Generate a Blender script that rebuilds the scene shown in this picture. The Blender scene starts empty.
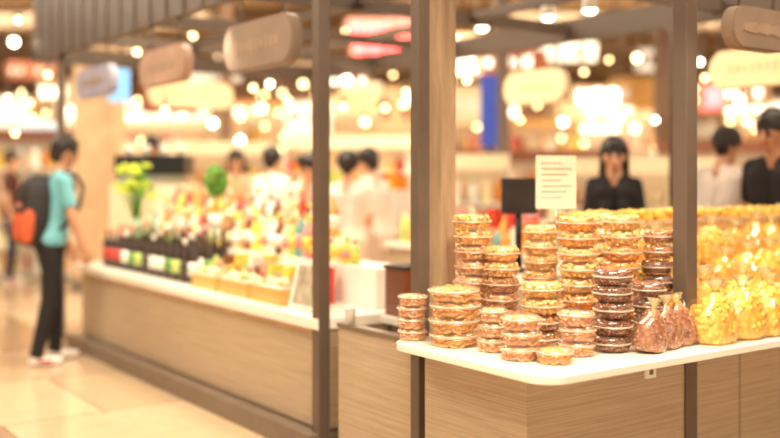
import bpy, math, random
import numpy as np
from mathutils import Vector, Matrix, Euler
random.seed(7)
F=976.0; CH=1.44; HY=175.0
OX,OY=0.555,3.45
TH=math.atan2(0.582,0.813)
BX,BY=math.cos(TH),math.sin(TH)      # v axis (right/back)
AX,AY=-BY,BX                          # u axis (left/back)
def W(v,u,z=0): return (OX+BX*v+AX*u, OY+BY*v+AY*u, z)
def S(px,py,d): return ((px-390)*d/F, d, CH-(py-HY)*d/F)   # surveyed point at real depth d
def K(x,y):
    dx,dy=x-OX,y-OY
    return (dx*BX+dy*BY, dx*AX+dy*AY)
# ---------------------------------------------------------------- materials
def s2l(c):
    return tuple(((x/255)/12.92 if x/255<=0.04045 else ((x/255+0.055)/1.055)**2.4) for x in c)
def nm(name):
    m=bpy.data.materials.new(name); m.use_nodes=True
    nt=m.node_tree; b=nt.nodes['Principled BSDF']; return m,nt,b
_c={}
def mat(name,rgb,rough=.5,metal=0,emit=0,var=.12,vs=6,coat=0,bump=0,bs=40):
    if name in _c: return _c[name]
    m,nt,b=nm(name); c=s2l(rgb)
    b.inputs['Roughness'].default_value=rough; b.inputs['Metallic'].default_value=metal
    b.inputs['Coat Weight'].default_value=coat
    tc=nt.nodes.new('ShaderNodeTexCoord'); n=nt.nodes.new('ShaderNodeTexNoise'); n.inputs['Scale'].default_value=vs
    r=nt.nodes.new('ShaderNodeValToRGB')
    r.color_ramp.elements[0].position=.3; r.color_ramp.elements[1].position=.7
    r.color_ramp.elements[0].color=(*[x*(1-var) for x in c],1); r.color_ramp.elements[1].color=(*[min(1,x*(1+var)) for x in c],1)
    nt.links.new(tc.outputs['Object'],n.inputs['Vector']); nt.links.new(n.outputs['Fac'],r.inputs['Fac']); nt.links.new(r.outputs['Color'],b.inputs['Base Color'])
    if emit:
        nt.links.new(r.outputs['Color'],b.inputs['Emission Color']); b.inputs['Emission Strength'].default_value=emit
    if bump:
        n2=nt.nodes.new('ShaderNodeTexNoise'); n2.inputs['Scale'].default_value=bs
        bp=nt.nodes.new('ShaderNodeBump'); bp.inputs['Strength'].default_value=bump; bp.inputs['Distance'].default_value=.01
        nt.links.new(tc.outputs['Object'],n2.inputs['Vector']); nt.links.new(n2.outputs['Fac'],bp.inputs['Height']); nt.links.new(bp.outputs['Normal'],b.inputs['Normal'])
    _c[name]=m; return m
def wood(name,c1,c2,rough=.45,axis_scale=(1.2,1.2,60)):
    m,nt,b=nm(name); b.inputs['Roughness'].default_value=rough
    tc=nt.nodes.new('ShaderNodeTexCoord'); mp=nt.nodes.new('ShaderNodeMapping'); mp.inputs['Scale'].default_value=axis_scale
    n=nt.nodes.new('ShaderNodeTexNoise'); n.inputs['Scale'].default_value=2.2; n.inputs['Detail'].default_value=6; n.inputs['Roughness'].default_value=.65
    r=nt.nodes.new('ShaderNodeValToRGB'); r.color_ramp.elements[0].position=.32; r.color_ramp.elements[1].position=.68
    r.color_ramp.elements[0].color=(*s2l(c1),1); r.color_ramp.elements[1].color=(*s2l(c2),1)
    nt.links.new(tc.outputs['Object'],mp.inputs['Vector']); nt.links.new(mp.outputs['Vector'],n.inputs['Vector']); nt.links.new(n.outputs['Fac'],r.inputs['Fac']); nt.links.new(r.outputs['Color'],b.inputs['Base Color'])
    return m
def clear(name,tint=(1,.96,.9),w=.16,dif=(.95,.86,.76),k=.6,base=.06,rough=.1):
    m,nt,b=nm(name); nt.nodes.remove(b)
    o=nt.nodes['Material Output']; t=nt.nodes.new('ShaderNodeBsdfTransparent'); t.inputs['Color'].default_value=(*tint,1)
    g=nt.nodes.new('ShaderNodeBsdfGlossy'); g.inputs['Roughness'].default_value=rough; g.inputs['Color'].default_value=(1,.95,.86,1)
    d=nt.nodes.new('ShaderNodeBsdfDiffuse'); d.inputs['Color'].default_value=(*dif,1)
    lw=nt.nodes.new('ShaderNodeLayerWeight'); lw.inputs['Blend'].default_value=.25
    mx=nt.nodes.new('ShaderNodeMixShader'); mx2=nt.nodes.new('ShaderNodeMixShader'); mx2.inputs['Fac'].default_value=w
    ma=nt.nodes.new('ShaderNodeMath'); ma.operation='MULTIPLY_ADD'; ma.inputs[1].default_value=k; ma.inputs[2].default_value=base
    nt.links.new(lw.outputs['Facing'],ma.inputs[0]); nt.links.new(ma.outputs[0],mx.inputs['Fac'])
    nt.links.new(t.outputs[0],mx2.inputs[1]); nt.links.new(d.outputs[0],mx2.inputs[2])
    nt.links.new(mx2.outputs[0],mx.inputs[1]); nt.links.new(g.outputs[0],mx.inputs[2]); nt.links.new(mx.outputs[0],o.inputs['Surface'])
    return m
def food(name,c1,c2,scale=60,rough=.4,coat=.15):
    m,nt,b=nm(name); b.inputs['Roughness'].default_value=rough; b.inputs['Coat Weight'].default_value=coat
    tc=nt.nodes.new('ShaderNodeTexCoord'); v=nt.nodes.new('ShaderNodeTexVoronoi'); v.inputs['Scale'].default_value=scale
    r=nt.nodes.new('ShaderNodeValToRGB'); r.color_ramp.elements[0].position=.05; r.color_ramp.elements[1].position=.75
    r.color_ramp.elements[0].color=(*s2l(c1),1); r.color_ramp.elements[1].color=(*s2l(c2),1)
    bp=nt.nodes.new('ShaderNodeBump'); bp.invert=True; bp.inputs['Strength'].default_value=.5; bp.inputs['Distance'].default_value=.006
    nt.links.new(tc.outputs['Object'],v.inputs['Vector']); nt.links.new(v.outputs['Distance'],r.inputs['Fac']); nt.links.new(r.outputs['Color'],b.inputs['Base Color'])
    nt.links.new(v.outputs['Distance'],bp.inputs['Height']); nt.links.new(bp.outputs['Normal'],b.inputs['Normal'])
    return m
# ---------------------------------------------------------------- mesh builder
class MB:
    def __init__(s): s.v=[]; s.f=[]; s.m=[]; s.mats=[]; s.sm=[]
    def mi(s,m):
        if m not in s.mats: s.mats.append(m)
        return s.mats.index(m)
    def add(s,vs,fs,m,smooth=False):
        o=len(s.v); s.v+= [tuple(x) for x in vs]; i=s.mi(m)
        for f in fs: s.f.append(tuple(o+k for k in f)); s.m.append(i); s.sm.append(smooth)
    def box(s,x0,x1,y0,y1,z0,z1,m,M=None):
        vs=[(x,y,z) for x in (x0,x1) for y in (y0,y1) for z in (z0,z1)]
        if M is not None: vs=[tuple(M@Vector(p)) for p in vs]
        s.add(vs,[(0,1,3,2),(4,6,7,5),(0,4,5,1),(2,3,7,6),(0,2,6,4),(1,5,7,3)],m)
    def lathe(s,prof,m,c=(0,0,0),seg=24,M=None,jit=None,smooth=True,sy=1):
        vs=[];fs=[]
        n=len(prof)
        for i,(r,z) in enumerate(prof):
            for k in range(seg):
                a=2*math.pi*k/seg; rr=r*(jit(i,k) if jit else 1)
                vs.append((rr*math.cos(a),rr*math.sin(a)*sy,z))
        for i in range(n-1):
            for k in range(seg):
                k2=(k+1)%seg; fs.append((i*seg+k,i*seg+k2,(i+1)*seg+k2,(i+1)*seg+k))
        if prof[0][0]>1e-4: fs.append(tuple(range(seg))[::-1])
        if prof[-1][0]>1e-4: fs.append(tuple((n-1)*seg+k for k in range(seg)))
        if M is not None: vs=[tuple(M@Vector(p)) for p in vs]
        vs=[(p[0]+c[0],p[1]+c[1],p[2]+c[2]) for p in vs]
        s.add(vs,fs,m,smooth)
    def cyl(s,p0,p1,r0,r1,m,seg=12):
        p0=Vector(p0);p1=Vector(p1);d=p1-p0;L=d.length
        q=d.to_track_quat('Z','Y').to_matrix().to_4x4(); q.translation=p0
        s.lathe([(r0,0),(r1,L)],m,seg=seg,M=q)
    def ball(s,c,r,m,seg=10,ring=6,sc=(1,1,1)):
        prof=[(max(1e-5,r*math.sin(math.pi*i/ring)),-r*math.cos(math.pi*i/ring)*sc[2]) for i in range(ring+1)]
        M=Matrix.Diagonal((sc[0],sc[1],1,1))
        s.lathe(prof,m,c=c,seg=seg,M=M)
    def mesh(s,name):
        me=bpy.data.meshes.new(name); me.from_pydata(s.v,[],s.f)
        for m in s.mats: me.materials.append(m)
        me.polygons.foreach_set('material_index',s.m); me.polygons.foreach_set('use_smooth',s.sm); me.update()
        return me
    def obj(s,name,kiosk=False,bevel=0,loc=None,rz=0,parent=None):
        me=s.mesh(name); o=bpy.data.objects.new(name,me); bpy.context.collection.objects.link(o)
        if kiosk: o.location=(OX,OY,0); o.rotation_euler=(0,0,TH)
        elif loc is not None: o.location=loc; o.rotation_euler=(0,0,rz)
        if bevel:
            b=o.modifiers.new('b','BEVEL'); b.width=bevel; b.segments=2; b.limit_method='ANGLE'
        if parent: o.parent=parent
        return o
def rslab(mb,v0,v1,u0,u1,z0,z1,m,r,corners=(1,1,1,1),lip=.008):
    pts=[]
    for (cx,cy,a0,on) in [(v0,u0,180,corners[0]),(v1,u0,270,corners[1]),(v1,u1,0,corners[2]),(v0,u1,90,corners[3])]:
        if on:
            ccx=cx+(r if cx==v0 else -r); ccy=cy+(r if cy==u0 else -r)
            for k in range(13):
                a=math.radians(a0+90*k/12); pts.append((ccx+r*math.cos(a),ccy+r*math.sin(a)))
        else: pts.append((cx,cy))
    n=len(pts)
    vs=[(x,y,z0) for x,y in pts]+[(x,y,z1) for x,y in pts]
    fs=[tuple(range(n))[::-1],tuple(range(n,2*n))]+[(k,(k+1)%n,n+(k+1)%n,n+k) for k in range(n)]
    mb.add(vs,fs,m)
# palette
WOODP=wood('laminate_wood',(166,144,118),(196,172,144))
WOODC=wood('column_wood',(146,120,92),(182,152,120),axis_scale=(14,14,1.5))
SLAB=mat('white_solid_surface',(246,238,224),.3,var=.02,coat=.3)
POLE=mat('dark_bronze_metal',(104,88,76),.42,.2,var=.06)
FASC=mat('fascia_brown',(88,73,62),.5,.1,var=.08)
FAS2=mat('fascia_batten',(94,79,68),.5,.1,var=.08)
PLIN=mat('plinth_grey',(122,105,90),.4,.1)
DARK=mat('dark_gap',(40,32,28),.6)
BLACK=mat('black_plastic',(24,22,22),.35)
WHITE=mat('white_paint',(240,234,224),.4,var=.03)
CREAM=mat('cream_paint',(238,218,182),.5,var=.05)
TAN=mat('tan_paint',(206,174,136),.6)
CHROME=mat('brushed_steel',(190,180,170),.3,.9)
# ---------------------------------------------------------------- room
def floor_mat():
    m,nt,b=nm('floor_tile'); b.inputs['Roughness'].default_value=.14
    tc=nt.nodes.new('ShaderNodeTexCoord'); mp=nt.nodes.new('ShaderNodeMapping'); mp.inputs['Rotation'].default_value=(0,0,-TH)
    mp.inputs['Location'].default_value=(.35,.15,0)
    ck=nt.nodes.new('ShaderNodeTexBrick'); ck.offset=.5; ck.inputs['Scale'].default_value=1
    ck.inputs['Brick Width'].default_value=1.2; ck.inputs['Row Height'].default_value=1.2; ck.inputs['Mortar Size'].default_value=.006
    ck.inputs['Color1'].default_value=(*s2l((152,120,90)),1); ck.inputs['Color2'].default_value=(*s2l((226,202,168)),1); ck.inputs['Mortar'].default_value=(*s2l((120,96,74)),1)
    n=nt.nodes.new('ShaderNodeTexNoise'); n.inputs['Scale'].default_value=9; n.inputs['Detail'].default_value=8
    mx=nt.nodes.new('ShaderNodeMix'); mx.data_type='RGBA'; mx.blend_type='OVERLAY'; mx.inputs[0].default_value=.15
    nt.links.new(tc.outputs['Object'],mp.inputs['Vector']); nt.links.new(mp.outputs[0],ck.inputs['Vector']); nt.links.new(tc.outputs['Object'],n.inputs['Vector'])
    nt.links.new(ck.outputs['Color'],mx.inputs[6]); nt.links.new(n.outputs['Color'],mx.inputs[7]); nt.links.new(mx.outputs[2],b.inputs['Base Color'])
    return m
b=MB(); b.box(-14,14,-4,26,-.1,0,floor_mat()); b.obj('floor')
CEIL=mat('ceiling_paint',(204,178,142),.8,var=.06,vs=1)
b=MB(); b.box(-14,14,-4,26,4.2,4.3,CEIL); b.obj('ceiling')
WALL=mat('wall_warm',(226,196,156),.7,var=.08,vs=1)
b=MB(); b.box(-14,14,24,24.2,0,4.2,WALL); b.obj('wall_back')
b=MB(); b.box(-14.2,-14,-4,26,0,4.2,WALL); b.obj('wall_left')
b=MB(); b.box(14,14.2,-4,26,0,4.2,WALL); b.obj('wall_right')
BEAM=mat('beam_brown',(140,116,90),.7)
b=MB()
for y in (13,16,19,22): b.box(-14,14,y,y+.35,3.85,4.2,BEAM)
b.obj('trim_1')
# ---------------------------------------------------------------- kiosk counters
b=MB()
rslab(b,0,3.2,0,.98,.685,.72,SLAB,.11,(1,0,0,1))
b.obj('popcorn_counter_top',True,bevel=.006)
b=MB()
R=.15; R2=.26
b.box(R,3.15,R2,.90,.12,.685,WOODP)
b.box(R+.04,3.1,R2+.04,.86,0,.12,PLIN)
for v in (1.5,2.3): b.box(v,v+.004,R2-.002,R2,.12,.685,PLIN)
b.obj('popcorn_counter',True)
b=MB()
b.box(.2,.235,.98,1.68,.0,.675,WOODP); b.box(.19,.245,.98,1.68,.675,.695,PLIN)
b.obj('counter_infill_panel',True)
b=MB()
rslab(b,.15,.9,1.80,5.78,.64,.70,SLAB,.10,(0,0,1,1))
b.obj('drinks_counter_top',True,bevel=.008)
b=MB()
b.box(.2,.86,1.82,5.66,.12,.64,WOODP); b.box(.10,.86,1.80,5.76,0,.11,PLIN)
b.box(.195,.2,1.82,5.66,.60,.64,TAN)
b.obj('drinks_counter',True)
b=MB(); b.box(.83,.895,R2-.012,R2,.575,.64,WHITE); b.box(.85,.875,R2-.014,R2-.012,.59,.625,PLIN); b.obj('power_outlet',True,bevel=.003)
# ---------------------------------------------------------------- kiosk frame
def solve_v(px,u):
    k=(px-390)/F
    return (k*(OY+AY*u)-OX-AX*u)/(BX-k*BY)
def solve_u(px,v):
    k=(px-390)/F
    return (k*(OY+BY*v)-OX-BX*v)/(AX-k*AY)
h=.034
def pole(v,u,top=2.5,hh=h):
    b=MB(); b.box(v-hh,v+hh,u-hh,u+hh,0,top,POLE)
    b.box(v-hh-.02,v+hh+.02,u-hh-.02,u+hh+.02,0,.012,POLE)
    b.box(v-hh-.012,v+hh+.012,u-hh-.012,u+hh+.012,top-.04,top,POLE)
    b.obj('kiosk_post',True,bevel=.003)
pole(.2,solve_u(420,.2),hh=.031); pole(.19,solve_u(321,.19)); pole(solve_v(685,.285),.285,hh=.038)
pole(.2,solve_u(61,.2),hh=.03)
pole(3.26,6.9); pole(3.26,4.68); pole(3.26,2.0)
uc=solve_u(442,.42)
b=MB(); b.box(.42-.045,.42+.045,uc-.05,uc+.05,0,3.2,WOODC); b.box(.36,.48,uc-.065,uc+.065,0,.1,PLIN); b.obj('wood_clad_column',True,bevel=.004)
b=MB()
b.box(.16,.24,.24,6.97,2.5,3.25,FASC)
b.box(.16,3.3,.24,.32,2.5,3.25,FASC)
b.box(.16,3.3,6.9,6.98,2.5,2.66,FASC)
b.box(3.22,3.3,.24,6.97,2.5,2.68,FASC)
for u in (1.6,3.0,4.4,5.7): b.box(.2,3.25,u,u+.06,2.55,2.64,FASC)
for v in (1.2,2.2): b.box(v,v+.06,.3,6.9,2.58,2.64,FASC)
for i in range(23): b.box(.15,.16,.3+i*.29,.315+i*.29,2.5,3.25,FAS2)
b.obj('kiosk_roof_frame',True)
def stadium(b,v,u,z,L,H,along,m,trim):
    pts=[];r=H*.42
    for cx,a0 in ((L/2-r,-90),(-L/2+r,90)):
        for k in range(13):
            a=math.radians(a0+180*k/12); pts.append((cx+r*math.cos(a),(H/2)*math.sin(a)))
    n=len(pts)
    for t,mm,sc in ((.03,trim,1),(.036,m,.93)):
        P=[]
        for sgn in (-1,1):
            for x,y in pts:
                y*=sc; x*=sc if sc==1 else 1-(1-sc)*H/L
                P.append((v+sgn*t,u+x,z+y) if along=='u' else (v+x,u+sgn*t,z+y))
        b.add(P,[tuple(range(n))[::-1],tuple(range(n,2*n))]+[(k,(k+1)%n,n+(k+1)%n,n+k) for k in range(n)],mm)
    for e in (-.3,.3):
        p=(v,u+e*L,z+H/2-.02) if along=='u' else (v+e*L,u,z+H/2-.02)
        b.cyl(p,(p[0],p[1],2.52),.008,.008,POLE,8)
SGB=mat('sign_grey_brown',(138,116,98),.6,var=.1); SGP=mat('sign_pink_tan',(172,138,118),.6); SGU=mat('sign_blue_grey',(155,152,168),.5,emit=.1)
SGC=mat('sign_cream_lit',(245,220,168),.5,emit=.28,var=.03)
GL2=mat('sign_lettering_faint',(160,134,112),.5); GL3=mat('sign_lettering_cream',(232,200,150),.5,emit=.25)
def sign(v,u,z,L,H,along,m):
    b=MB(); stadium(b,v,u,z,L,H,along,m,m if m is not SGC else CREAM)
    n=9; gm=GL3 if m is SGC else GL2
    for k in range(n):
        e=(k-(n-1)/2)*L*.07; hh=H*.09*(1+.5*((k*7)%3)/2)
        for sg in (-1,1):
            if along=='u': b.box(v+sg*.037-.002,v+sg*.037+.002,u+e-.018,u+e+.018,z-hh,z+hh,gm)
            else: b.box(v+e-.018,v+e+.018,u+sg*.037-.002,u+sg*.037+.002,z-hh,z+hh,gm)
    b.obj('hanging_signboard',True)
sign(.2,2.5,2.19,.84,.28,'u',SGB); sign(.2,3.9,2.19,.80,.25,'u',SGP); sign(.2,5.3,2.19,.82,.24,'u',SGU)
sign(1.75,6.94,2.27,.94,.27,'v',SGC)
sign(3.26,6.05,2.27,.8,.26,'u',SGC); sign(3.26,3.42,2.17,.72,.28,'u',SGC); sign(3.26,1.3,2.15,.8,.26,'u',SGC); sign(1.66,.28,2.13,.46,.2,'v',SGB)
# ---------------------------------------------------------------- tubs
CL=clear('clear_plastic',(1,.98,.94),.05,(1,.93,.80),k=.35,base=.06,rough=.14); RIM=clear('lid_rim_plastic',(1,.93,.82),.38,(1,.87,.70),k=.4,base=.12,rough=.2)
FG=food('golden_cookie',(255,210,122),(222,148,66),70); FP=food('rosy_cookie',(248,200,146),(212,140,88),70)
FD=food('dark_date_sweet',(170,94,52),(104,48,24),60); FA=food('amber_nut',(255,196,92),(224,132,40),60); FN=food('cashew',(255,222,146),(230,166,82),60)
FB=food('toasted_nut',(226,156,84),(160,92,40),60)
def tub_mesh(kind,r,hh,fm,seed):
    rn=random.Random(seed); b=MB()
    if kind=='flat':
        prof=[(r*.90,.001),(r*.93,.006),(r*.96,hh*.66)]
        top=[(r*.97,hh*.82),(r*.93,hh*.86),(r*.90,hh*.98),(r*.001,hh*.985)]
    else:
        prof=[(r*.70,.001),(r*.82,hh*.10),(r*.93,hh*.32),(r*.96,hh*.46)]
        top=[(r*.96,hh*.56),(r*.92,hh*.75),(r*.82,hh*.91),(r*.68,hh*.98),(r*.001,hh*.985)]
    b.lathe([(.001,.001)]+prof,CL,seg=28); b.lathe(top,CL,seg=28)
    zr=prof[-1][1]
    b.lathe([(r*.96,zr),(r*1.03,zr),(r*1.035,top[0][1]),(r*.97,top[0][1])],RIM,seg=28)
    core=[(.001,.006),(r*.6,.006),(r*.76,hh*.3),(r*.76,hh*.7),(r*.5,hh*.90),(.001,hh*.92)]
    b.lathe(core,fm,seg=16)
    if kind=='flat':
        n=13
        for lay in range(3):
            z=hh*(.17+.28*lay)
            for k in range(n):
                a=2*math.pi*(k+.5*lay+rn.uniform(-.15,.15))/n; cr=r*.24
                M=Matrix.Translation((math.cos(a)*r*.65,math.sin(a)*r*.65,z))@Euler((rn.uniform(-.6,.6),rn.uniform(-.6,.6),0)).to_matrix().to_4x4()
                t=hh*.10
                b.lathe([(.001,-t),(cr*.8,-t),(cr,-t*.3),(cr,t*.3),(cr*.8,t),(.001,t*1.15)],fm,seg=10,M=M)
    else:
        for k in range(95):
            a=rn.uniform(0,6.283); z=rn.uniform(.10,.88)
            lim=np.interp(z,[0,.1,.32,.5,.76,.91,1],[.66,.75,.84,.86,.83,.72,.6])*r
            b.ball((math.cos(a)*lim,math.sin(a)*lim,z*hh),r*.115,fm,8,5,(1,rn.uniform(.7,1),.8))
    return b.mesh('tub_'+kind)
_tm={}
def stack(px,n,dia,hh,kind,fms,d,name='cookie_tub_stack',z0=.72):
    x=(px-390)*d/F
    if not isinstance(fms,(list,tuple)): fms=[fms]
    e=bpy.data.objects.new(name,None); bpy.context.collection.objects.link(e); e.location=(x,d,z0); e.empty_display_size=.05
    for i in range(n):
        fm=fms[(i*len(fms))//n]
        key=(kind,dia,hh,fm.name,i%2)
        if key not in _tm: _tm[key]=tub_mesh(kind,dia/2,hh,fm,len(_tm))
        o=bpy.data.objects.new('tub_%d'%(i+1),_tm[key]); bpy.context.collection.objects.link(o); o.parent=e
        o.location=(random.uniform(-.006,.006),random.uniform(-.006,.006),i*hh); o.rotation_euler=(0,0,random.uniform(0,6))
stack(413,4,.128,.050,'flat',FP,d=4.28)
stack(455,4,.215,.062,'flat',FG,d=4.13)
stack(493,3,.115,.060,'flat',FP,d=3.99)
stack(521,3,.155,.058,'flat',FP,d=3.82)
stack(554,1,.145,.060,'flat',FG,d=3.74)
stack(577,3,.145,.060,'flat',FP,d=3.90)
stack(612,5,.165,.068,'dome',FD,d=4.00)
stack(650,4,.148,.068,'dome',FD,d=4.12,name='date_tub_stack')
stack(541,4,.185,.068,'dome',[FB,FN],d=4.13)
stack(502,6,.165,.068,'dome',[FP,FB,FG],d=4.33)
stack(579,8,.185,.068,'dome',[FA,FN,FA],d=4.30)
stack(621,8,.175,.068,'dome',[FA,FB,FA,FN],d=4.38)
stack(473,8,.18,.068,'dome',[FG,FP,FG],d=4.42)
stack(540,7,.165,.070,'dome',[FG,FN],d=4.55)
stack(658,7,.15,.068,'dome',[FD,FD,FB],d=4.42,name='date_tub_stack')
stack(598,8,.15,.068,'dome',FN,d=4.66)
# ---------------------------------------------------------------- bags
POP=food('popcorn',(255,224,112),(238,176,52),42,.4,.2); POP2=food('caramel_popcorn',(252,204,92),(226,150,40),42,.4,.2); REDB=food('rose_snack',(200,138,100),(146,84,58),50,.35,.3)
FILM=clear('bag_film_clear',(1,.985,.94),.03,(1,.95,.80),k=.35,base=.05,rough=.12)
BAGT=clear('bag_film',(1,.95,.78),.35,(1,.88,.56)); TIE=mat('gold_tie',(200,150,60),.3,.5)
def bag_mesh(seed,r,hh,fm):
    rn=random.Random(seed); b=MB(); seg=26
    prof=[(.001,0),(r*.75,.004),(r*.95,hh*.08),(r*1.0,hh*.2),(r*.97,hh*.34),(r*.86,hh*.48),(r*.66,hh*.60),(r*.42,hh*.71),(r*.2,hh*.78)]
    tab=[[1+rn.uniform(-.06,.06) for _ in range(seg)] for _ in prof]
    b.lathe(prof,fm,seg=seg,jit=lambda i,k:tab[i][k],sy=.78)
    b.lathe([(r*.2,hh*.77),(r*.2,hh*.80)],TIE,seg=10,sy=.8)
    b.lathe([(r*.18,hh*.79),(r*.32,hh*.87),(r*.5,hh*.96)],BAGT,seg=seg,jit=lambda i,k:1+.28*(1 if k%2 else -1)*(i/2),sy=.5)
    for k in range(90):
        z=rn.uniform(.06,.68); a=rn.uniform(0,6.283)
        rr=np.interp(z,[p[1]/hh for p in prof],[p[0] for p in prof])*.97
        b.ball((rr*math.cos(a),rr*.78*math.sin(a),z*hh),r*.12,fm,6,4)
    b.lathe([(p[0]*1.07+.005,p[1]) for p in prof[1:]],FILM,seg=seg,jit=lambda i,k:tab[i][k]*(1+.035*((k*5+i*3)%3)),sy=.8,smooth=False)
    return b.mesh('snack_bag')
bm_=[bag_mesh(i,.098,.27,POP) for i in range(3)]+[bag_mesh(9+i,.096,.27,POP2) for i in range(2)]; bmr=[bag_mesh(20+i,.070,.23,REDB) for i in range(2)]
def bag(v,u,z,me,name='popcorn_bag',sc=1,lean=0,tilt=.22):
    if name=='popcorn_bag': v+=random.uniform(-.02,.02); sc*=random.uniform(.9,1.12); lean=random.uniform(-.02,.18)
    o=bpy.data.objects.new(name,me); bpy.context.collection.objects.link(o); o.location=W(v,u,z); o.rotation_euler=(lean,random.uniform(-tilt,tilt),TH+random.uniform(-.5,.5)); o.scale=(sc,)*3
b=MB(); b.box(1.08,3.15,.44,.95,.72,.84,TAN); b.box(1.08,3.15,.64,.95,.84,.97,TAN); b.box(1.08,3.15,.82,.95,.97,1.10,TAN)
b.obj('tiered_display_riser',True,bevel=.005)
for k in range(3): bag(.70+.135*k,.13+.02*k,.72,bmr[k%2],'dried_fruit_bag')
bag(.94,.30,.72,bmr[1],'dried_fruit_bag'); bag(.94,.50,.72,bmr[0],'dried_fruit_bag',1.1)
k=0
for v in np.arange(1.12,3.1,.19): bag(v,.12,.72,bm_[k%5]); k+=1
for v in np.arange(1.18,3.1,.2): bag(v,.32,.72,bm_[(k+2)%5],sc=1.15); k+=1
for v in np.arange(1.14,3.1,.19): bag(v,.54,.84,bm_[k%5]); k+=1
for v in np.arange(1.18,3.1,.18): bag(v,.73,.97,bm_[(k+1)%5],sc=.95); k+=1
BASK=mat('wicker',(214,176,116),.7,bump=.5)
for v in (1.28,1.70,2.12,2.54,2.96):
    b=MB(); w=.19
    b.box(v-w,v+w,.84,1.08,1.10,1.20,BASK); b.box(v-w-.012,v+w+.012,.83,1.09,1.185,1.205,TAN)
    rn=random.Random(int(v*100))
    for i in range(150):
        b.ball((v+rn.uniform(-w+.02,w-.02),rn.uniform(.86,1.06),1.205+rn.uniform(0,.04)),.018,POP,6,4)
    b.obj('popcorn_tray',True)
# ---------------------------------------------------------------- drinks / left counter goods
def bottle(b,v,u,z,r,hh,body,cap,label=None):
    b.lathe([(r*.9,0),(r,.01),(r,hh*.58),(r*.85,hh*.66),(r*.36,hh*.78),(r*.34,hh*.9)],body,c=(v,u,z),seg=12)
    b.lathe([(r*.42,hh*.88),(r*.42,hh),(.001,hh)],cap,c=(v,u,z),seg=10)
    if label: b.lathe([(r*1.02,hh*.2),(r*1.02,hh*.5)],label,c=(v,u,z),seg=12)
g=lambda n,c,**k: mat(n,c,.3,coat=.3,**k)
GR=g('green_cap',(96,140,60)); RD=g('red_plastic',(204,58,44)); OR=g('orange_juice',(240,150,50)); YE=g('yellow_juice',(246,208,84)); PK=g('pink_pack',(236,150,140)); LG=g('light_green_pack',(190,210,110)); BR=g('cola_dark',(50,32,22)); WH=g('milk_white',(246,240,226)); TE=g('teal_pack',(110,170,160)); CR=g('cream_pack',(244,224,180)); PE=g('peach_pack',(240,196,150)); GO=g('gold_pack',(214,164,90)); BN=g('brown_pack',(120,66,36))
goods=[RD,OR,YE,PK,LG,WH,CR,PE,WH,CR,GO,WH,PK,BN,TE,RD,YE]
b=MB()
for row in range(3):
    for i in range(13):
        u=3.65+i*.14; lab=[WH,GR,BR,WH,LG][(i*2+row)%5]
        bottle(b,.30+row*.11,u,.70,.036,.30+.03*row,BR,[BR,GR,BLACK,WH][(i*3+row)%4] if i<10 else RD,lab if i<10 else RD)
b.obj('sauce_bottle_row',True)
b=MB(); b.box(.62,.88,1.95,5.5,.70,.92,WHITE); b.box(.74,.88,2.6,5.5,.92,1.05,WHITE); b.obj('drinks_display_step',True,bevel=.004)
rn=random.Random(3)
b=MB()
for vv,zz,us in ((.68,.92,2.25),(.81,1.05,2.7)):
    u=us
    while u<5.4:
        r=rn.uniform(.028,.045); c=rn.choice(goods); tall=rn.uniform(.2,.3)*(.6 if u<2.7 else 1); bottle(b,vv,u,zz,r,tall,c,rn.choice([WH,RD,GR,YE,OR,WH]),rn.choice([WH,CR,PK,YE])); u+=r*2+.015
b.obj('juice_bottle_collection',True)
b=MB()
u=2.3
while u<3.55:
    w=rn.uniform(.05,.09); hh=rn.uniform(.14,.24)
    for vv in (.42,.53): 
        b.box(vv-.04,vv+.04,u,u+w,.70,.70+hh,rn.choice(goods)); b.box(vv-.042,vv+.042,u+.01,u+w-.01,.70+hh*.4,.70+hh*.7,rn.choice([WH,RD,CR]))
    u+=w+.02
b.obj('snack_pack_collection',True)
b=MB()
for i in range(3):
    u=2.35+i*.42; b.box(.24,.36,u,u+.36,.70,.79,GO); b.box(.25,.35,u+.01,u+.35,.79,.80,WHITE)
    for k in range(10): b.ball((.30+rn.uniform(-.03,.03),u+.04+k*.03,.81),.03,rn.choice([CR,PE,GO]),8,5)
b.obj('wooden_snack_crate',True)
b=MB(); M=Matrix.Translation((.26,2.14,.705))@Euler((0,math.radians(14),0)).to_matrix().to_4x4()
b.box(-.01,.01,-.14,.14,0,.26,WHITE,M); b.box(-.012,-.0101,-.11,.11,.02,.24,mat('photo_card',(180,166,144),.4,var=.35,vs=18),M); b.cyl((.29,2.14,.9),(.40,2.14,.705),.006,.006,CHROME,6)
b.obj('framed_menu_stand',True)
LEAF=mat('leaf_green',(96,150,40),.6,var=.4,vs=40); FLO=mat('yellow_green_flower',(208,222,70),.6,var=.2,vs=40)
x,y,z=S(216,180,7.0); kv,ku=K(x,y)
b=MB(); b.lathe([(.04,1.05),(.06,1.16)],WHITE,c=(kv,ku,0),seg=14); b.cyl((kv,ku,1.15),(kv,ku,1.34),.012,.01,BN)
for i in range(140):
    d=Vector((rn.gauss(0,1),rn.gauss(0,1),rn.gauss(0,1))).normalized()*.07
    b.ball((kv+d.x,ku+d.y,1.40+d.z*1.5),.022,LEAF,6,4,(1,1,.6))
b.obj('topiary_plant',True)
x,y,z=S(137,178,8.0); kv,ku=K(x,y)
b=MB(); b.lathe([(.05,.70),(.07,.8),(.05,.98),(.06,1.08)],mat('glass_vase',(170,190,150),.1),c=(kv,ku,0),seg=14)
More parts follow.
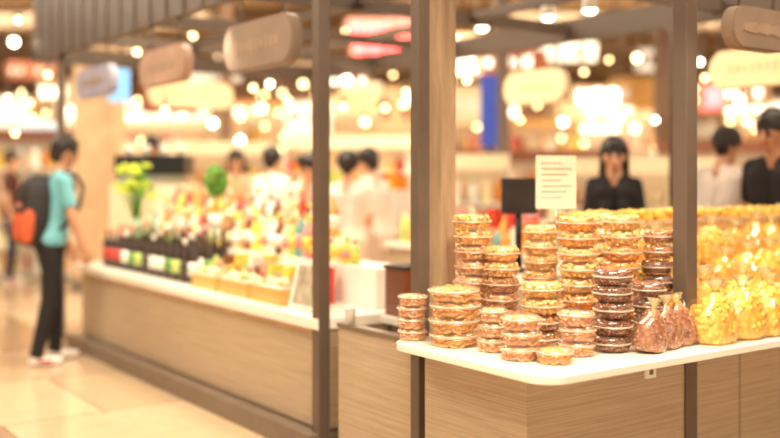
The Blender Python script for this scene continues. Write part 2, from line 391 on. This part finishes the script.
for i in range(34):
    a=rn.uniform(0,6.28); rr=rn.uniform(.02,.15); zt=1.3+rn.uniform(-.04,.22)
    p=(kv+rr*math.cos(a),ku+rr*math.sin(a),zt); b.cyl((kv,ku,1.0),p,.004,.003,LEAF,5)
    for q in range(5): b.ball((p[0]+rn.uniform(-.03,.03),p[1]+rn.uniform(-.03,.03),p[2]+rn.uniform(-.025,.025)),.023,FLO if i%4 else LEAF,6,4,(1,1,.6))
b.obj('flower_vase',True)
b=MB(); b.box(.50,1.0,1.06,1.74,.66,.70,WHITE)
for vv in (.52,.95):
    for uu in (1.2,1.70): b.box(vv,vv+.03,uu,uu+.03,0,.66,PLIN)
b.obj('prep_table',True,bevel=.004)
b=MB(); b.box(.53,.69,1.56,1.74,.70,.95,BN); b.box(.52,.70,1.55,1.75,.95,.965,DARK); b.obj('brown_carton',True,bevel=.004)
b=MB()
for i in range(5):
    for j in range(3): bottle(b,.54+j*.09,1.14+i*.075,.70,.034,.16+.04*(i%2)+.03*j,[RD,PK,RD,OR,RD][(i+j)%5],WH,WH)
b.obj('red_jar_collection',True)
b=MB(); b.lathe([(.024,.695),(.03,.77),(.032,.775)],WHITE,c=(.218,1.60,0),seg=16); b.lathe([(.033,.77),(.033,.78),(.001,.783)],WHITE,c=(.218,1.60,0),seg=16); b.obj('paper_cup',True)
b=MB(); b.box(1.15,1.9,1.3,1.85,0,.86,WOODP); b.box(1.12,1.93,1.27,1.88,.86,.9,SLAB); b.obj('service_counter',True,bevel=.004)
x,y,z=S(519,196,5.45)
b=MB(); M=Matrix.Translation((x,y,z)); b.box(-.10,.10,-.015,.015,-.10,.10,BLACK,M); b.box(-.09,.09,-.017,-.015,-.09,.09,mat('screen_dark',(40,38,40),.15),M); b.cyl((x,y+.02,.91),(x,y+.02,z-.05),.02,.02,BLACK); b.lathe([(.1,.9),(.1,.915),(.02,.92)],BLACK,c=(x,y+.02,0),seg=20); b.obj('pos_monitor')
x,y,z=S(556,182,4.78)
b=MB(); M=Matrix.Translation((x,y,z))@Euler((0,0,.25)).to_matrix().to_4x4()
b.box(-.105,.105,-.004,.004,-.13,.13,mat('notice_paper',(240,220,190),.6,var=.08,vs=12),M)
for i in range(7): b.box(-.08,.03+.05*((i*5)%3)/2,-.006,-.004,.09-i*.028,.096-i*.028,GL2 if i%3 else PK,M)
b.cyl((x,y+.012,.73),(x,y+.012,z+.1),.007,.007,CHROME); b.lathe([(.06,.72),(.06,.73),(.01,.735)],CHROME,c=(x,y+.012,0),seg=20); b.obj('notice_stand')
# ---------------------------------------------------------------- back counter & background shelving
def goods_row(b,x0,x1,yc,z,hmax,rn,pal,dep=.1,axis='x'):
    x=x0
    while x<x1-.05:
        w=rn.uniform(.06,.14); hh=hmax*rn.uniform(.55,.95); m=rn.choice(pal)
        if rn.random()<.45:
            if axis=='x': b.lathe([(w/2,0),(w/2,hh*.7),(w*.2,hh*.85),(w*.2,hh)],m,c=(x+w/2,yc,z),seg=8)
            else: b.lathe([(w/2,0),(w/2,hh*.7),(w*.2,hh*.85),(w*.2,hh)],m,c=(yc,x+w/2,z),seg=8)
        else:
            if axis=='x': b.box(x,x+w,yc-dep,yc+dep,z,z+hh,m)
            else: b.box(yc-dep,yc+dep,x,x+w,z,z+hh,m)
        x+=w+.015
rn=random.Random(11)
for (u0,u1,v0,two) in ((2.0,4.0,2.15,False),(4.9,6.6,2.75,True)):
    b=MB(); b.box(v0,v0+.38,u0,u1,0,.86,WOODP); b.box(v0-.03,v0+.40,u0-.02,u1+.02,.86,.9,SLAB)
    goods_row(b,u0+.03,u1-.03,v0+.12,.9,.24,rn,goods,.06,'y'); goods_row(b,u0+.03,u1-.03,v0+.27,.9,.36,rn,goods,.06,'y')
    if two:
        b.box(v0+.1,v0+.35,u0,u1,1.28,1.30,WHITE)
        for uu in (u0,u1-.02): b.box(v0+.1,v0+.35,uu,uu+.02,.9,1.28,WHITE)
        goods_row(b,u0+.03,u1-.03,v0+.22,1.30,.22,rn,goods,.08,'y')
    b.obj('back_display_shelf',True)
b=MB(); x,y,z=S(155,158,9.0); b.box(x-.32,x+.32,y-.2,y+.2,1.44,1.62,BLACK); b.box(x-.3,x+.3,y-.18,y+.18,1.36,1.44,CHROME); b.box(x-.36,x+.36,y-.2,y+.2,0,1.36,CREAM)
for i in range(4): b.cyl((x-.24+i*.16,y,1.62),(x-.24+i*.16,y,1.72),.03,.035,WH,10)
b.obj('coffee_machine_cabinet')
SHW=mat('shop_shelf_cream_glow',(244,222,182),.5,emit=.18,var=.03)  # cream with an added faint glow; brightens shop backs that hold no lamp
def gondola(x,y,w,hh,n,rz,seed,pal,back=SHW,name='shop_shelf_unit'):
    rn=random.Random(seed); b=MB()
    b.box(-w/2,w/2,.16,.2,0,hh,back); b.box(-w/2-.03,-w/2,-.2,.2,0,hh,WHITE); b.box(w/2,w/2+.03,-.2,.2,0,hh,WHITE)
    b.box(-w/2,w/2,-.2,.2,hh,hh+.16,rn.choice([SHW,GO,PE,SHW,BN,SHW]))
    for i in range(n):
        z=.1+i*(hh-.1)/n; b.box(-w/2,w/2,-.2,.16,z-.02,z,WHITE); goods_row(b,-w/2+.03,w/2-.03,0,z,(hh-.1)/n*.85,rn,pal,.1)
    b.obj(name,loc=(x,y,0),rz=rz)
bright=[WH,CR,PE,CR,YE,WH,CR,OR,RD,GO,WH,BN,PE,PK]
i=0
for (x,y,w,hh,n,rz) in [(-5.2,13.5,2.4,1.9,5,.15),(-2.6,12.6,2.2,1.7,4,.1),(-.4,13.2,2.0,1.8,5,-.1),(1.9,12.5,2.2,1.6,4,0),(4.4,12.0,2.2,1.7,4,-.2),(6.6,12.6,2.0,2.0,5,-.3),
    (-7.6,17.5,2.6,2.3,5,.2),(-4.4,18,2.6,2.3,5,0),(-1.2,17.6,2.8,2.4,5,0),(2.2,18,2.8,2.3,5,0),(5.4,17.5,2.8,2.4,5,-.1),(8.6,17.0,2.6,2.3,5,-.2),(2.5,9.9,1.5,1.45,4,-.1),(4.3,8.9,1.0,1.4,3,-.3),(.75,10.4,1.0,1.5,4,0)]:
    gondola(x,y,w,hh,n,rz,30+i,bright); i+=1
LB=[mat('lightbox_warm',(255,214,150),.5,emit=.9,var=.05),mat('lightbox_white',(255,238,212),.5,emit=1.2,var=.05),mat('lightbox_orange',(250,178,110),.5,emit=.5,var=.05),mat('lightbox_brown',(150,106,76),.5,emit=.15,var=.05)]
LET=mat('shop_lettering',(255,240,215),.5,emit=3,var=.01)
for i,xx in enumerate(range(-12,12,4)):
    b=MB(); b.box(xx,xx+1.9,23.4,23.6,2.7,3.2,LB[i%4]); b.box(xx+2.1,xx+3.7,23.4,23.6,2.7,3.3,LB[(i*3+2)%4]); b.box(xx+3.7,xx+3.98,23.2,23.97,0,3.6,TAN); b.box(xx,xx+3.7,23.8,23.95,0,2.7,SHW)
    b.box(xx,xx+3.98,23.3,23.97,3.3,3.7,mat('shopfront_header',(146,116,88),.6))
    for q in range(7):
        if (q*5+i)%4: b.box(xx+.3+q*.42,xx+.5+q*.42,23.36,23.4,2.85,3.05,LET)
    goods_row(b,xx+.1,xx+3.6,23.6,1.0,.5,random.Random(i),bright,.15); b.box(xx,xx+3.7,23.4,23.8,0,1.0,CREAM)
    b.obj('shopfront')
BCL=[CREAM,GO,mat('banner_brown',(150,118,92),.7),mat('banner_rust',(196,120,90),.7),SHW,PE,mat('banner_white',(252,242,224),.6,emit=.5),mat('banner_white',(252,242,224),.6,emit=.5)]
rn=random.Random(21)
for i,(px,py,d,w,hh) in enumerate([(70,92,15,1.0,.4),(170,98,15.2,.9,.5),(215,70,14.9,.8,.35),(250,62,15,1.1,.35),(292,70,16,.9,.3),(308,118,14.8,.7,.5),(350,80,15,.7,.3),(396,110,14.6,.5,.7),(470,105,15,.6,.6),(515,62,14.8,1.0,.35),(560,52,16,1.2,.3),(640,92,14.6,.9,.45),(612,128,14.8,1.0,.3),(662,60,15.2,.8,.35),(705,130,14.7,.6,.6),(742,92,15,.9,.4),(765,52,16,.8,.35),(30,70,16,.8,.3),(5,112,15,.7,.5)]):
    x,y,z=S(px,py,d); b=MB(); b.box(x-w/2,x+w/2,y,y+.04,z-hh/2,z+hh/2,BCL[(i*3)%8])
    for q in range(int(w/.16)):
        if rn.random()<.75: b.box(x-w/2+.05+q*.15,x-w/2+.14+q*.15,y-.015,y,z-hh*.2,z+hh*rn.uniform(.1,.25),[LET,BN,WH][i%3])
    for e in (-.4,.4): b.cyl((x+e*w,y+.02,z+hh/2),(x+e*w,y+.02,4.19),.01,.01,POLE,6)
    b.obj('hanging_banner')
def column(px,d,wpx,m,name='square_column',top=4.2):
    x=(px-390)*d/F; w=wpx*d/F/2
    b=MB(); b.box(x-w,x+w,d-w,d+w,0,top-.002,m); b.box(x-w-.03,x+w+.03,d-w-.03,d+w+.03,0,.15,PLIN); b.obj(name)
column(100,12.2,40,mat('tan_column',(206,174,136),.6)); column(226,13,12,mat('brown_column',(120,92,72),.6)); column(502,11.5,14,mat('grey_column',(120,104,92),.6)); column(662,14,14,mat('brown_column',(120,92,72),.6))
b=MB(); x=(487-390)*11/F; b.box(x-.09,x+.09,10.78,10.84,1.75,2.55,mat('blue_lightbox',(50,74,170),.4,emit=.3)); b.box(x-.03,x+.03,10.79,10.83,0,1.75,BLACK); b.box(x-.12,x+.12,10.74,10.9,0,.03,BLACK); b.obj('blue_totem_sign')
def neon(px,py,d,w,hh,m,name,back=None,seed=1):
    rn=random.Random(seed); x,y,z=S(px,py,d); b=MB(); w=w*d/F; hh=hh*d/F
    b.box(x-w/2-.05,x+w/2+.05,y,y+.06,z-hh/2-.05,z+hh/2+.05,back or DARK)
    n=max(3,int(w/(hh*.9))); cw=w/n
    for i in range(n):
        x0=x-w/2+i*cw+cw*.2; x1=x0+cw*.55; z0=z-hh*.42; z1=z+hh*.42; t=.018
        segs=[((x0,z0),(x0,z1)),((x1,z0),(x1,z1)),((x0,z0),(x1,z0)),((x0,z1),(x1,z1)),((x0,z),(x1,z))]
        for s in rn.sample(segs,4):
            b.cyl((s[0][0],y-.03,s[0][1]),(s[1][0],y-.03,s[1][1]),t,t,m,6)
    for e in (-.4,.4): b.cyl((x+e*w,y+.03,z+hh/2),(x+e*w,y+.03,4.19),.012,.012,POLE,6)
    b.obj(name)
NR=mat('neon_red',(255,80,80),.5,emit=8,var=.01); NW=mat('neon_white',(255,242,226),.5,emit=7,var=.01)
DRB=mat('dim_red_board',(186,130,110),.6)
neon(380,30,13,60,16,NR,'red_neon_sign',seed=2,back=DRB); neon(382,49,13,56,10,NR,'red_neon_sign',seed=6,back=DRB)
neon(465,55,13,26,36,NW,'white_neon_sign',seed=3,back=TAN); neon(598,97,13,44,14,NW,'white_neon_sign',seed=4,back=TAN); neon(712,98,13,20,22,NR,'red_neon_sign',seed=5,back=DRB); neon(122,57,11.8,30,7,NW,'white_neon_sign',seed=8,back=TAN)
b=MB()
x,y,z=S(130,88,12); b.box(x-.12,x+.12,y-.5,y-.45,z-.2,z+.2,mat('blue_screen',(120,180,230),.4,emit=.8)); b.cyl((x,y-.47,z),(x,y-.47,4.19),.02,.02,POLE); b.obj('hanging_screen')
b=MB(); x,y,z=S(38,150,14)
AR=mat('arch_white',(215,232,235),.5,emit=.5)
for k in range(16):
    a0=math.pi*k/16; a1=math.pi*(k+1)/16; r=.55
    b.cyl((x+r*math.cos(a0),y,1.6+r*math.sin(a0)),(x+r*math.cos(a1),y,1.6+r*math.sin(a1)),.09,.09,AR,8)
for sx in (-.55,.55): b.cyl((x+sx,y,0),(x+sx,y,1.6),.09,.09,AR,8)
b.obj('illuminated_arch')
BU=mat('bulb_glow',(255,220,156),.5,emit=9,var=.01); BUW=mat('bulb_glow_white',(255,240,212),.5,emit=14,var=.01)
pts=[(14,42),(48,75),(30,103),(107,58),(122,54),(137,52),(153,45),(75,112),(90,126),(60,140),(165,110),(183,116),(213,123),(240,118),(253,88),(262,108),(270,84),(288,100),(303,84),(296,125),(318,97),(322,122),(345,32),(393,75),(347,80),(343,107),(385,108),(365,122),(192,28),(193,36),(197,7),(406,92),(408,98),(404,104),(460,72),(467,80),(563,122),(584,72),(609,60),(637,58),(700,62),(705,78),(730,112),(655,150),(655,120),(740,100),(15,133),(520,120),(240,140),(130,118),(8,98),(620,118),(180,50),(18,20)]
b=MB()
for i,(px,py) in enumerate(pts):
    d=[9.5,11,12.3,14,10.2][i%5] if py>20 else 9.5
    x,y,z=S(px,py,d)
    if z>4.1: continue
    b.ball((x,y,z),.026 if i%3 else .042,BUW if i%4==0 else BU,10,7); b.cyl((x,y,z+.035),(x,y,z+.12),.02,.016,POLE,6); b.cyl((x,y,z+.1),(x,y,4.19),.004,.004,POLE,4)
b.obj('pendant_bulb_cluster')
rn=random.Random(5); b=MB()
for i in range(70):
    px=rn.uniform(0,780); py=rn.uniform(80,160); d=rn.choice([15.6,16.3])+rn.uniform(-.3,.3)
    x,y,z=S(px,py,d); b.ball((x,y,z),.032,BU,8,5); b.cyl((x,y,z+.03),(x,y,4.19),.003,.003,POLE,4)
b.obj('fairy_light_cluster')
for (px,py,d) in [(482,28,7.6),(548,17,6.6),(590,10,6.2)]:
    x,y,z=S(px,py,d); b=MB()
    b.lathe([(.03,.10),(.045,.08),(.055,0),(.05,0)],WHITE,c=(x,y,z),seg=16); b.ball((x,y,z),.043,BUW,12,8,(1,1,.6)); b.cyl((x,y,z+.1),(x,y,2.62),.008,.008,POLE,6); b.obj('track_spotlight')
# ---------------------------------------------------------------- people
SK=mat('skin',(220,168,132),.5,var=.04); SKD=mat('skin_tan',(196,142,108),.5,var=.04); HAIR=mat('black_hair',(36,25,21),.45,var=.3,vs=60); LIP=mat('lips',(170,84,74),.5); EYE=mat('eye_dark',(30,22,20),.2)
SHOE=mat('white_shoe',(230,222,216),.5); SHR=mat('red_shoe_trim',(190,50,44),.5)
def remesh(name,caps,mats,voxel):
    b=MB(); d=mat('tmp',(1,1,1))
    for p0,p1,r0,r1,l in caps:
        p0=Vector(p0);p1=Vector(p1);D=p1-p0;L=D.length
        if L<1e-5: D=Vector((0,0,1));L=1e-4
        M=D.to_track_quat('Z','Y').to_matrix().to_4x4(); M.translation=p0
        prof=[(max(1e-5,r0*math.cos(math.radians(a))),r0*math.sin(math.radians(a))) for a in range(-90,1,18)]+[(max(1e-5,r1*math.cos(math.radians(a))),L+r1*math.sin(math.radians(a))) for a in range(0,91,18)]
        b.lathe(prof,d,seg=14,M=M)
    me=b.mesh('t'); o=bpy.data.objects.new('t',me); bpy.context.collection.objects.link(o)
    m=o.modifiers.new('r','REMESH'); m.mode='VOXEL'; m.voxel_size=voxel; m.use_smooth_shade=True
    s=o.modifiers.new('s','SMOOTH'); s.factor=.5; s.iterations=2
    dg=bpy.context.evaluated_depsgraph_get(); dg.update()
    nme=bpy.data.meshes.new_from_object(o.evaluated_get(dg)); bpy.data.objects.remove(o)
    n=len(nme.vertices); co=np.empty(n*3); nme.vertices.foreach_get('co',co); co=co.reshape(-1,3)
    best=np.full(n,1e9); lab=np.zeros(n,int)
    for p0,p1,r0,r1,l in caps:
        a=np.array(p0,float); d_=np.array(p1,float)-a; LL=max(1e-9,d_@d_); t=np.clip(((co-a)@d_)/LL,0,1)
        dist=np.linalg.norm(co-(a+t[:,None]*d_),axis=1)-(r0+(r1-r0)*t)
        k=dist<best; best[k]=dist[k]; lab[k]=l
    nf=len(nme.polygons); ls=np.empty(nf,int); nme.polygons.foreach_get('loop_start',ls)
    lv=np.empty(len(nme.loops),int); nme.loops.foreach_get('vertex_index',lv)
    fl=lab[lv[ls]]
    nme.materials.clear()
    for mm in mats: nme.materials.append(mm)
    nme.polygons.foreach_set('material_index',fl.astype(np.int32)); nme.polygons.foreach_set('use_smooth',[True]*nf); nme.update()
    nme.name=name
    o=bpy.data.objects.new(name,nme); bpy.context.collection.objects.link(o); return o
def person(name,x,y,yaw,H,shirt,pants,skin=SK,hair='short',arms=('down','down'),lean=0,hp=0,hyaw=0,longsleeve=False,voxel=.009,stride=0,fem=False,cap=None,shoe=SHOE,apron=None,z0=0):
    k=H/1.72; C=[]; SHI,PAN,SKI,SHO,HAI,LI,EY,CAP,TR=range(9)
    cl=math.cos(lean); sl=math.sin(lean); pz=.93
    def U(p):
        px_,py_,pz_=p; dz=pz_-pz
        return Vector((px_,py_*cl+dz*sl,pz+dz*cl-py_*sl))
    def cap_(p,q,r0,r1,l): C.append((tuple(Vector(p)*k),tuple(Vector(q)*k),r0*k,r1*k,l))
    sw=.165 if not fem else .145
    for s in (-1,1):
        cap_(U((s*.085,0,1.33)),U((s*.06,0,1.08)),.098,.092,SHI)
        cap_(U((s*.06,0,1.08)),U((s*.07,0,.95)),.092,.112,SHI)
        cap_(U((s*.03,-.01,1.42)),U((s*sw,-.005,1.385)),.05,.056,SHI)
        if fem: cap_(U((s*.065,.06,1.24)),U((s*.065,.07,1.22)),.06,.055,SHI)
        cap_((s*.06,-.01,.93),(s*.07,0,.88),.108,.10,PAN)
    cap_(U((0,-.01,1.42)),U((0,.012,1.52)),.055,.05,SKI)
    for s in (-1,1):
        dy=stride*s
        hip=Vector((s*.085,0,.88)); ank=Vector((s*.10,dy-.03,.09)); kn=(hip+ank)/2+Vector((0,.035,.02))
        cap_(hip,kn,.088,.064,PAN); cap_(kn,ank,.062,.05,PAN)
        cap_(ank+Vector((0,-.01,-.03)),ank+Vector((0,-.015,-.045)),.042,.042,SHO)
        cap_(ank+Vector((0,-.02,-.052)),ank+Vector((s*.015,.16,-.058)),.036,.03,SHO)
        cap_(ank+Vector((s*.036,.02,-.05)),ank+Vector((s*.04,.09,-.055)),.012,.012,TR)
    for s,a in zip((-1,1),arms):
        sh=U((s*sw,0,1.385))
        if a=='down': el=sh+Vector((s*.05,-.02,-.27)); wr=el+Vector((s*.0,.07,-.24)); n=Vector((-s,0,0)); t=Vector((0,1,0))
        elif a=='fwd': el=sh+Vector((s*.035,.05,-.27)); wr=el+Vector((s*-.01,.08,-.23)); n=Vector((-s,0,0)); t=Vector((0,1,0))
        elif a=='work': el=sh+Vector((s*.05,.02,-.27)); wr=el+Vector((-s*.08,.22,.03)); n=Vector((0,0,-1)); t=Vector((-s,0,0))
        else: el=sh+Vector((s*.06,.18,-.20)); wr=el+Vector((-s*.02,.24,.02)); n=Vector((0,0,-1)); t=Vector((-s,0,0))
        cap_(sh,el,.046,.037,SKI); cap_(el,wr,.037,.026,SKI)
        cap_(sh,sh+(el-sh)*(1 if longsleeve else .62),.058,.054 if not longsleeve else .047,SHI)
        if longsleeve: cap_(el,el+(wr-el)*.92,.046,.036,SHI)
        f=(wr-el).normalized(); n=(n-f*n.dot(f)).normalized(); t=(t-f*t.dot(f)-n*t.dot(n)).normalized()
        for q in (-1,0,1): cap_(wr+t*q*.012,wr+f*.085+t*q*.028,.017,.014,SKI)
        for i,(ln) in enumerate((.95,1.05,1.0,.8)):
            o_=(1.5-i); p=wr+f*.088+t*o_*.0215; d1=(f*.93+n*.3+t*o_*.06).normalized(); p1=p+d1*.042*ln
            d2=(f*.7+n*.7+t*o_*.04).normalized(); p2=p1+d2*.036*ln
            cap_(p,p1,.0088,.0082,SKI); cap_(p1,p2,.0082,.007,SKI)
        p=wr+f*.03+t*.026; p1=p+(f*.6+t*.7+n*.2).normalized()*.036; p2=p1+(f*.9+t*.25+n*.3).normalized()*.03
        cap_(p,p1,.012,.0105,SKI); cap_(p1,p2,.0105,.0085,SKI)
    hc=U((0,.025,1.61)); Mh=Euler((-(lean*.6+hp),0,hyaw)).to_matrix()
    def hd(p,q,r0,r1,l): cap_(hc+Mh@Vector(p),hc+Mh@Vector(q),r0,r1,l)
    hd((0,-.015,.02),(0,.0,.0),.09,.084,SKI); hd((0,.025,-.03),(0,.045,-.078),.062,.04,SKI)
    hd((0,.088,.0),(0,.104,-.03),.008,.014,SKI)
    for s in (-1,1):
        hd((s*.084,-.005,.0),(s*.08,-.01,-.03),.013,.010,SKI); hd((s*.03,.080,.004),(s*.034,.079,.004),.010,.010,EY)
        hd((s*.022,.084,.024),(s*.042,.078,.022),.006,.005,HAI)
    hd((-.016,.086,-.058),(.016,.086,-.058),.007,.007,LI)
    if cap is None: hd((0,-.028,.035),(0,-.02,.03),.101,.098,HAI); hd((0,.015,.08),(0,.025,.075),.05,.045,HAI)
    else:
        hd((0,-.02,.045),(0,-.01,.05),.10,.098,CAP); hd((0,.08,.055),(0,.15,.045),.028,.02,CAP); hd((0,-.05,.0),(0,-.045,-.01),.068,.062,HAI)
    if hair=='short' and cap is None: hd((0,-.045,.0),(0,-.05,-.04),.086,.066,HAI)
    if hair=='tied': hd((0,-.04,.0),(0,-.05,-.03),.085,.06,HAI); hd((0,-.13,.02),(0,-.14,-.01),.04,.035,HAI)
    if hair=='long':
        hd((0,-.04,.0),(0,-.06,-.16),.09,.07,HAI)
        for s in (-1,1): hd((s*.07,-.01,.02),(s*.08,-.02,-.15),.035,.03,HAI)
    o=remesh(name,C,[shirt,pants,skin,shoe,HAIR,LIP,EYE,cap or HAIR,SHR],voxel)
    zmin=min(v.co.z for v in o.data.vertices)
    o.location=(x,y,z0-zmin); o.rotation_euler=(0,0,yaw)
    return o
def facing(dx,dy): return math.atan2(-dx,dy)
TEAL=mat('teal_tshirt',(112,178,188),.8,bump=.3,bs=12); BLK=mat('black_cloth',(30,25,26),.85,bump=.3,bs=12); PNKW=mat('blush_white_cloth',(244,222,206),.85,bump=.3,bs=12); GRYW=mat('grey_white_cloth',(206,192,182),.85,bump=.3,bs=12); MAR=mat('maroon_cloth',(90,50,50),.85); NAV=mat('navy_cloth',(40,44,66),.85); BEI=mat('beige_cloth',(220,190,150),.8); CAPM=mat('dark_cap',(62,54,56),.8)
yawm=facing(.84,.54)
mx,my=(50-390)*7.5/F,7.5
man=person('shopper_with_backpack',mx,my,yawm,1.74,TEAL,BLK,SKD,'short',('fwd','fwd'),lean=.14,hp=.35,stride=-.09,voxel=.0055)
b=MB(); OB=mat('orange_nylon',(204,92,50),.6,bump=.2,bs=30); BB=mat('black_nylon',(38,33,34),.6,bump=.2,bs=30)
def rbox(b,c,s,m,n=4,M=None):
    vs=[];fs=[];U_=20;V_=12
    for i in range(V_+1):
        p=-math.pi/2+math.pi*i/V_
        for j in range(U_):
            q=2*math.pi*j/U_
            f=lambda t:math.copysign(abs(t)**(2/n),t)
            vs.append(Vector((c[0]+s[0]*f(math.cos(p))*f(math.cos(q)),c[1]+s[1]*f(math.cos(p))*f(math.sin(q)),c[2]+s[2]*f(math.sin(p)))))
    for i in range(V_):
        for j in range(U_): fs.append((i*U_+j,i*U_+(j+1)%U_,(i+1)*U_+(j+1)%U_,(i+1)*U_+j))
    if M is not None: vs=[M@v for v in vs]
    b.add(vs,fs,m,True)
rbox(b,(0,-.235,1.15),(.165,.12,.28),BB,3); rbox(b,(0,-.335,1.06),(.12,.035,.15),OB,3); rbox(b,(0,-.345,1.15),(.125,.03,.03),BB,3)
rbox(b,(.15,-.30,1.03),(.022,.045,.13),OB,3)
for s in (-1,1):
    pr=None
    for q in [(s*.09,-.15,1.37),(s*.10,-.06,1.455),(s*.105,.03,1.445),(s*.12,.085,1.36),(s*.15,.06,1.2),(s*.165,-.03,1.06),(s*.14,-.14,.98)]:
        if pr: b.cyl(pr,q,.016,.016,BB,8); b.ball(q,.016,BB,8,5)
        pr=q
b.cyl((0,-.15,1.38),(0,-.17,1.43),.012,.012,BB)
bp=b.obj('backpack',loc=(mx,my,0),rz=yawm); bp.rotation_euler=(-.10,0,yawm)
def at(px,d): return ((px-390)*d/F,d)
def ph(py,d): return CH-(py-HY)*d/F
P=[('shop_assistant',614,7.0,141,facing(-.2,-1),BLK,BLK,SK,'long',('work','work'),.08,.25,True,True,None,None),
   ('customer_in_cap',708,6.75,137,facing(.75,.65),GRYW,NAV,SKD,'short',('fwd','fwd'),.32,.0,False,False,CAPM,1.80),
   ('customer_in_black',778,6.3,114,facing(-.8,-.5),BLK,NAV,SKD,'short',('down','down'),.05,.3,False,False,None,None),
   ('stall_worker',286,8.6,152,facing(.8,-.3),PNKW,PNKW,SK,'tied',('work','work'),.35,.3,False,True,None,1.66),
   ('stall_worker',347,8.0,154,facing(.2,1),PNKW,PNKW,SK,'tied',('work','work'),.05,.1,False,True,None,None),
   ('stall_worker',378,8.5,150,facing(-.8,.6),PNKW,PNKW,SK,'short',('work','work'),.15,.3,False,False,None,None),
   ('stall_worker',268,9.3,149,facing(.5,1),PNKW,PNKW,SK,'short',('work','down'),.1,.1,False,False,None,None),
   ('customer',236,10.8,152,facing(.3,-1),BEI,BLK,SK,'long',('down','down'),.0,.2,False,True,None,None),
   ('customer',152,10.5,136,facing(0,-1),BLK,NAV,SKD,'short',('down','work'),.0,.1,False,False,None,None),
   ('customer',11,13.0,152,facing(1,.2),MAR,NAV,SK,'short',('down','down'),.0,.0,False,False,None,None)]
for (nme,px,d,top,yaw,sh,pa,sk,ha,ar,le,hp,ls,fem,cp,HH) in P:
    x,y=at(px,d); H=HH or min(1.85,max(1.55,ph(top,d)+.02))
    person(nme,x,y,yaw,H,sh,pa,sk,ha,ar,le,hp,0,ls,.0075 if d<8 else .010,.03,fem,cp)
# ---------------------------------------------------------------- lights
def area(x,y,z,sx,sy,p,col=(1,.88,.68),name='added_overhead_light'):  # added overhead light for general brightness; no ceiling fixture is modelled
    l=bpy.data.lights.new(name,'AREA'); l.shape='RECTANGLE'; l.size=sx; l.size_y=sy; l.energy=p; l.color=col
    o=bpy.data.objects.new(name,l); bpy.context.collection.objects.link(o); o.location=(x,y,z)
area(.5,2.0,4.0,2.5,1.5,160); area(-3.5,4.5,4.05,2,2,170); area(2.8,5.0,4.05,1.5,1.5,130); area(-1.2,7.5,4.05,2,2,170)
area(-6,10,4.1,3,2,225); area(0,12,4.1,4,1.5,215); area(5.5,10,4.1,3,2,220); area(-5,16,4.1,4,1.5,210); area(4,16,4.1,4,1.5,210); area(0,20.5,4.1,8,1,230)
def spot(v,u,z,tv,tu,tz,p,ang=80):  # added spot aimed at the goods; no fixture modelled at its position
    l=bpy.data.lights.new('added_goods_spot','SPOT'); l.energy=p; l.color=(1,.87,.67); l.spot_size=math.radians(ang); l.spot_blend=.6; l.shadow_soft_size=.06
    o=bpy.data.objects.new('added_goods_spot',l); bpy.context.collection.objects.link(o); o.location=W(v,u,z)
    o.rotation_euler=(Vector(W(tv,tu,tz))-Vector(W(v,u,z))).to_track_quat('-Z','Y').to_euler()
spot(-.3,-.2,2.45,.45,.5,.85,70,60); spot(.9,-.4,2.45,1.2,.5,.9,34,60); spot(2.0,-.4,2.45,2.0,.5,.9,30,60); spot(.7,.9,2.45,.5,.4,.8,35,80)
spot(.1,3.0,2.45,.6,3.0,.9,48,90); spot(.1,4.6,2.45,.6,4.5,.9,48,90); spot(1.5,3.2,2.45,2.4,3.0,1.0,40,90); spot(1.5,5.2,2.45,2.6,5.5,1.0,40,90)
w=bpy.data.worlds.new('w'); bpy.context.scene.world=w; w.use_nodes=True
w.node_tree.nodes['Background'].inputs['Color'].default_value=(1,.91,.77,1); w.node_tree.nodes['Background'].inputs['Strength'].default_value=1.0
# ---------------------------------------------------------------- camera
cd=bpy.data.cameras.new('camera'); cam=bpy.data.objects.new('camera',cd); bpy.context.collection.objects.link(cam)
cam.location=(0,0,CH); cam.rotation_euler=(math.radians(90),0,0)
cd.sensor_width=36; cd.lens=36*F/780; cd.shift_y=-(219-HY)/780
cd.dof.use_dof=True; cd.dof.focus_distance=3.95; cd.dof.aperture_fstop=.66; cd.clip_end=60
sc=bpy.context.scene; sc.camera=cam
sc.view_settings.view_transform='Standard'; sc.view_settings.look='None'; sc.view_settings.exposure=.40
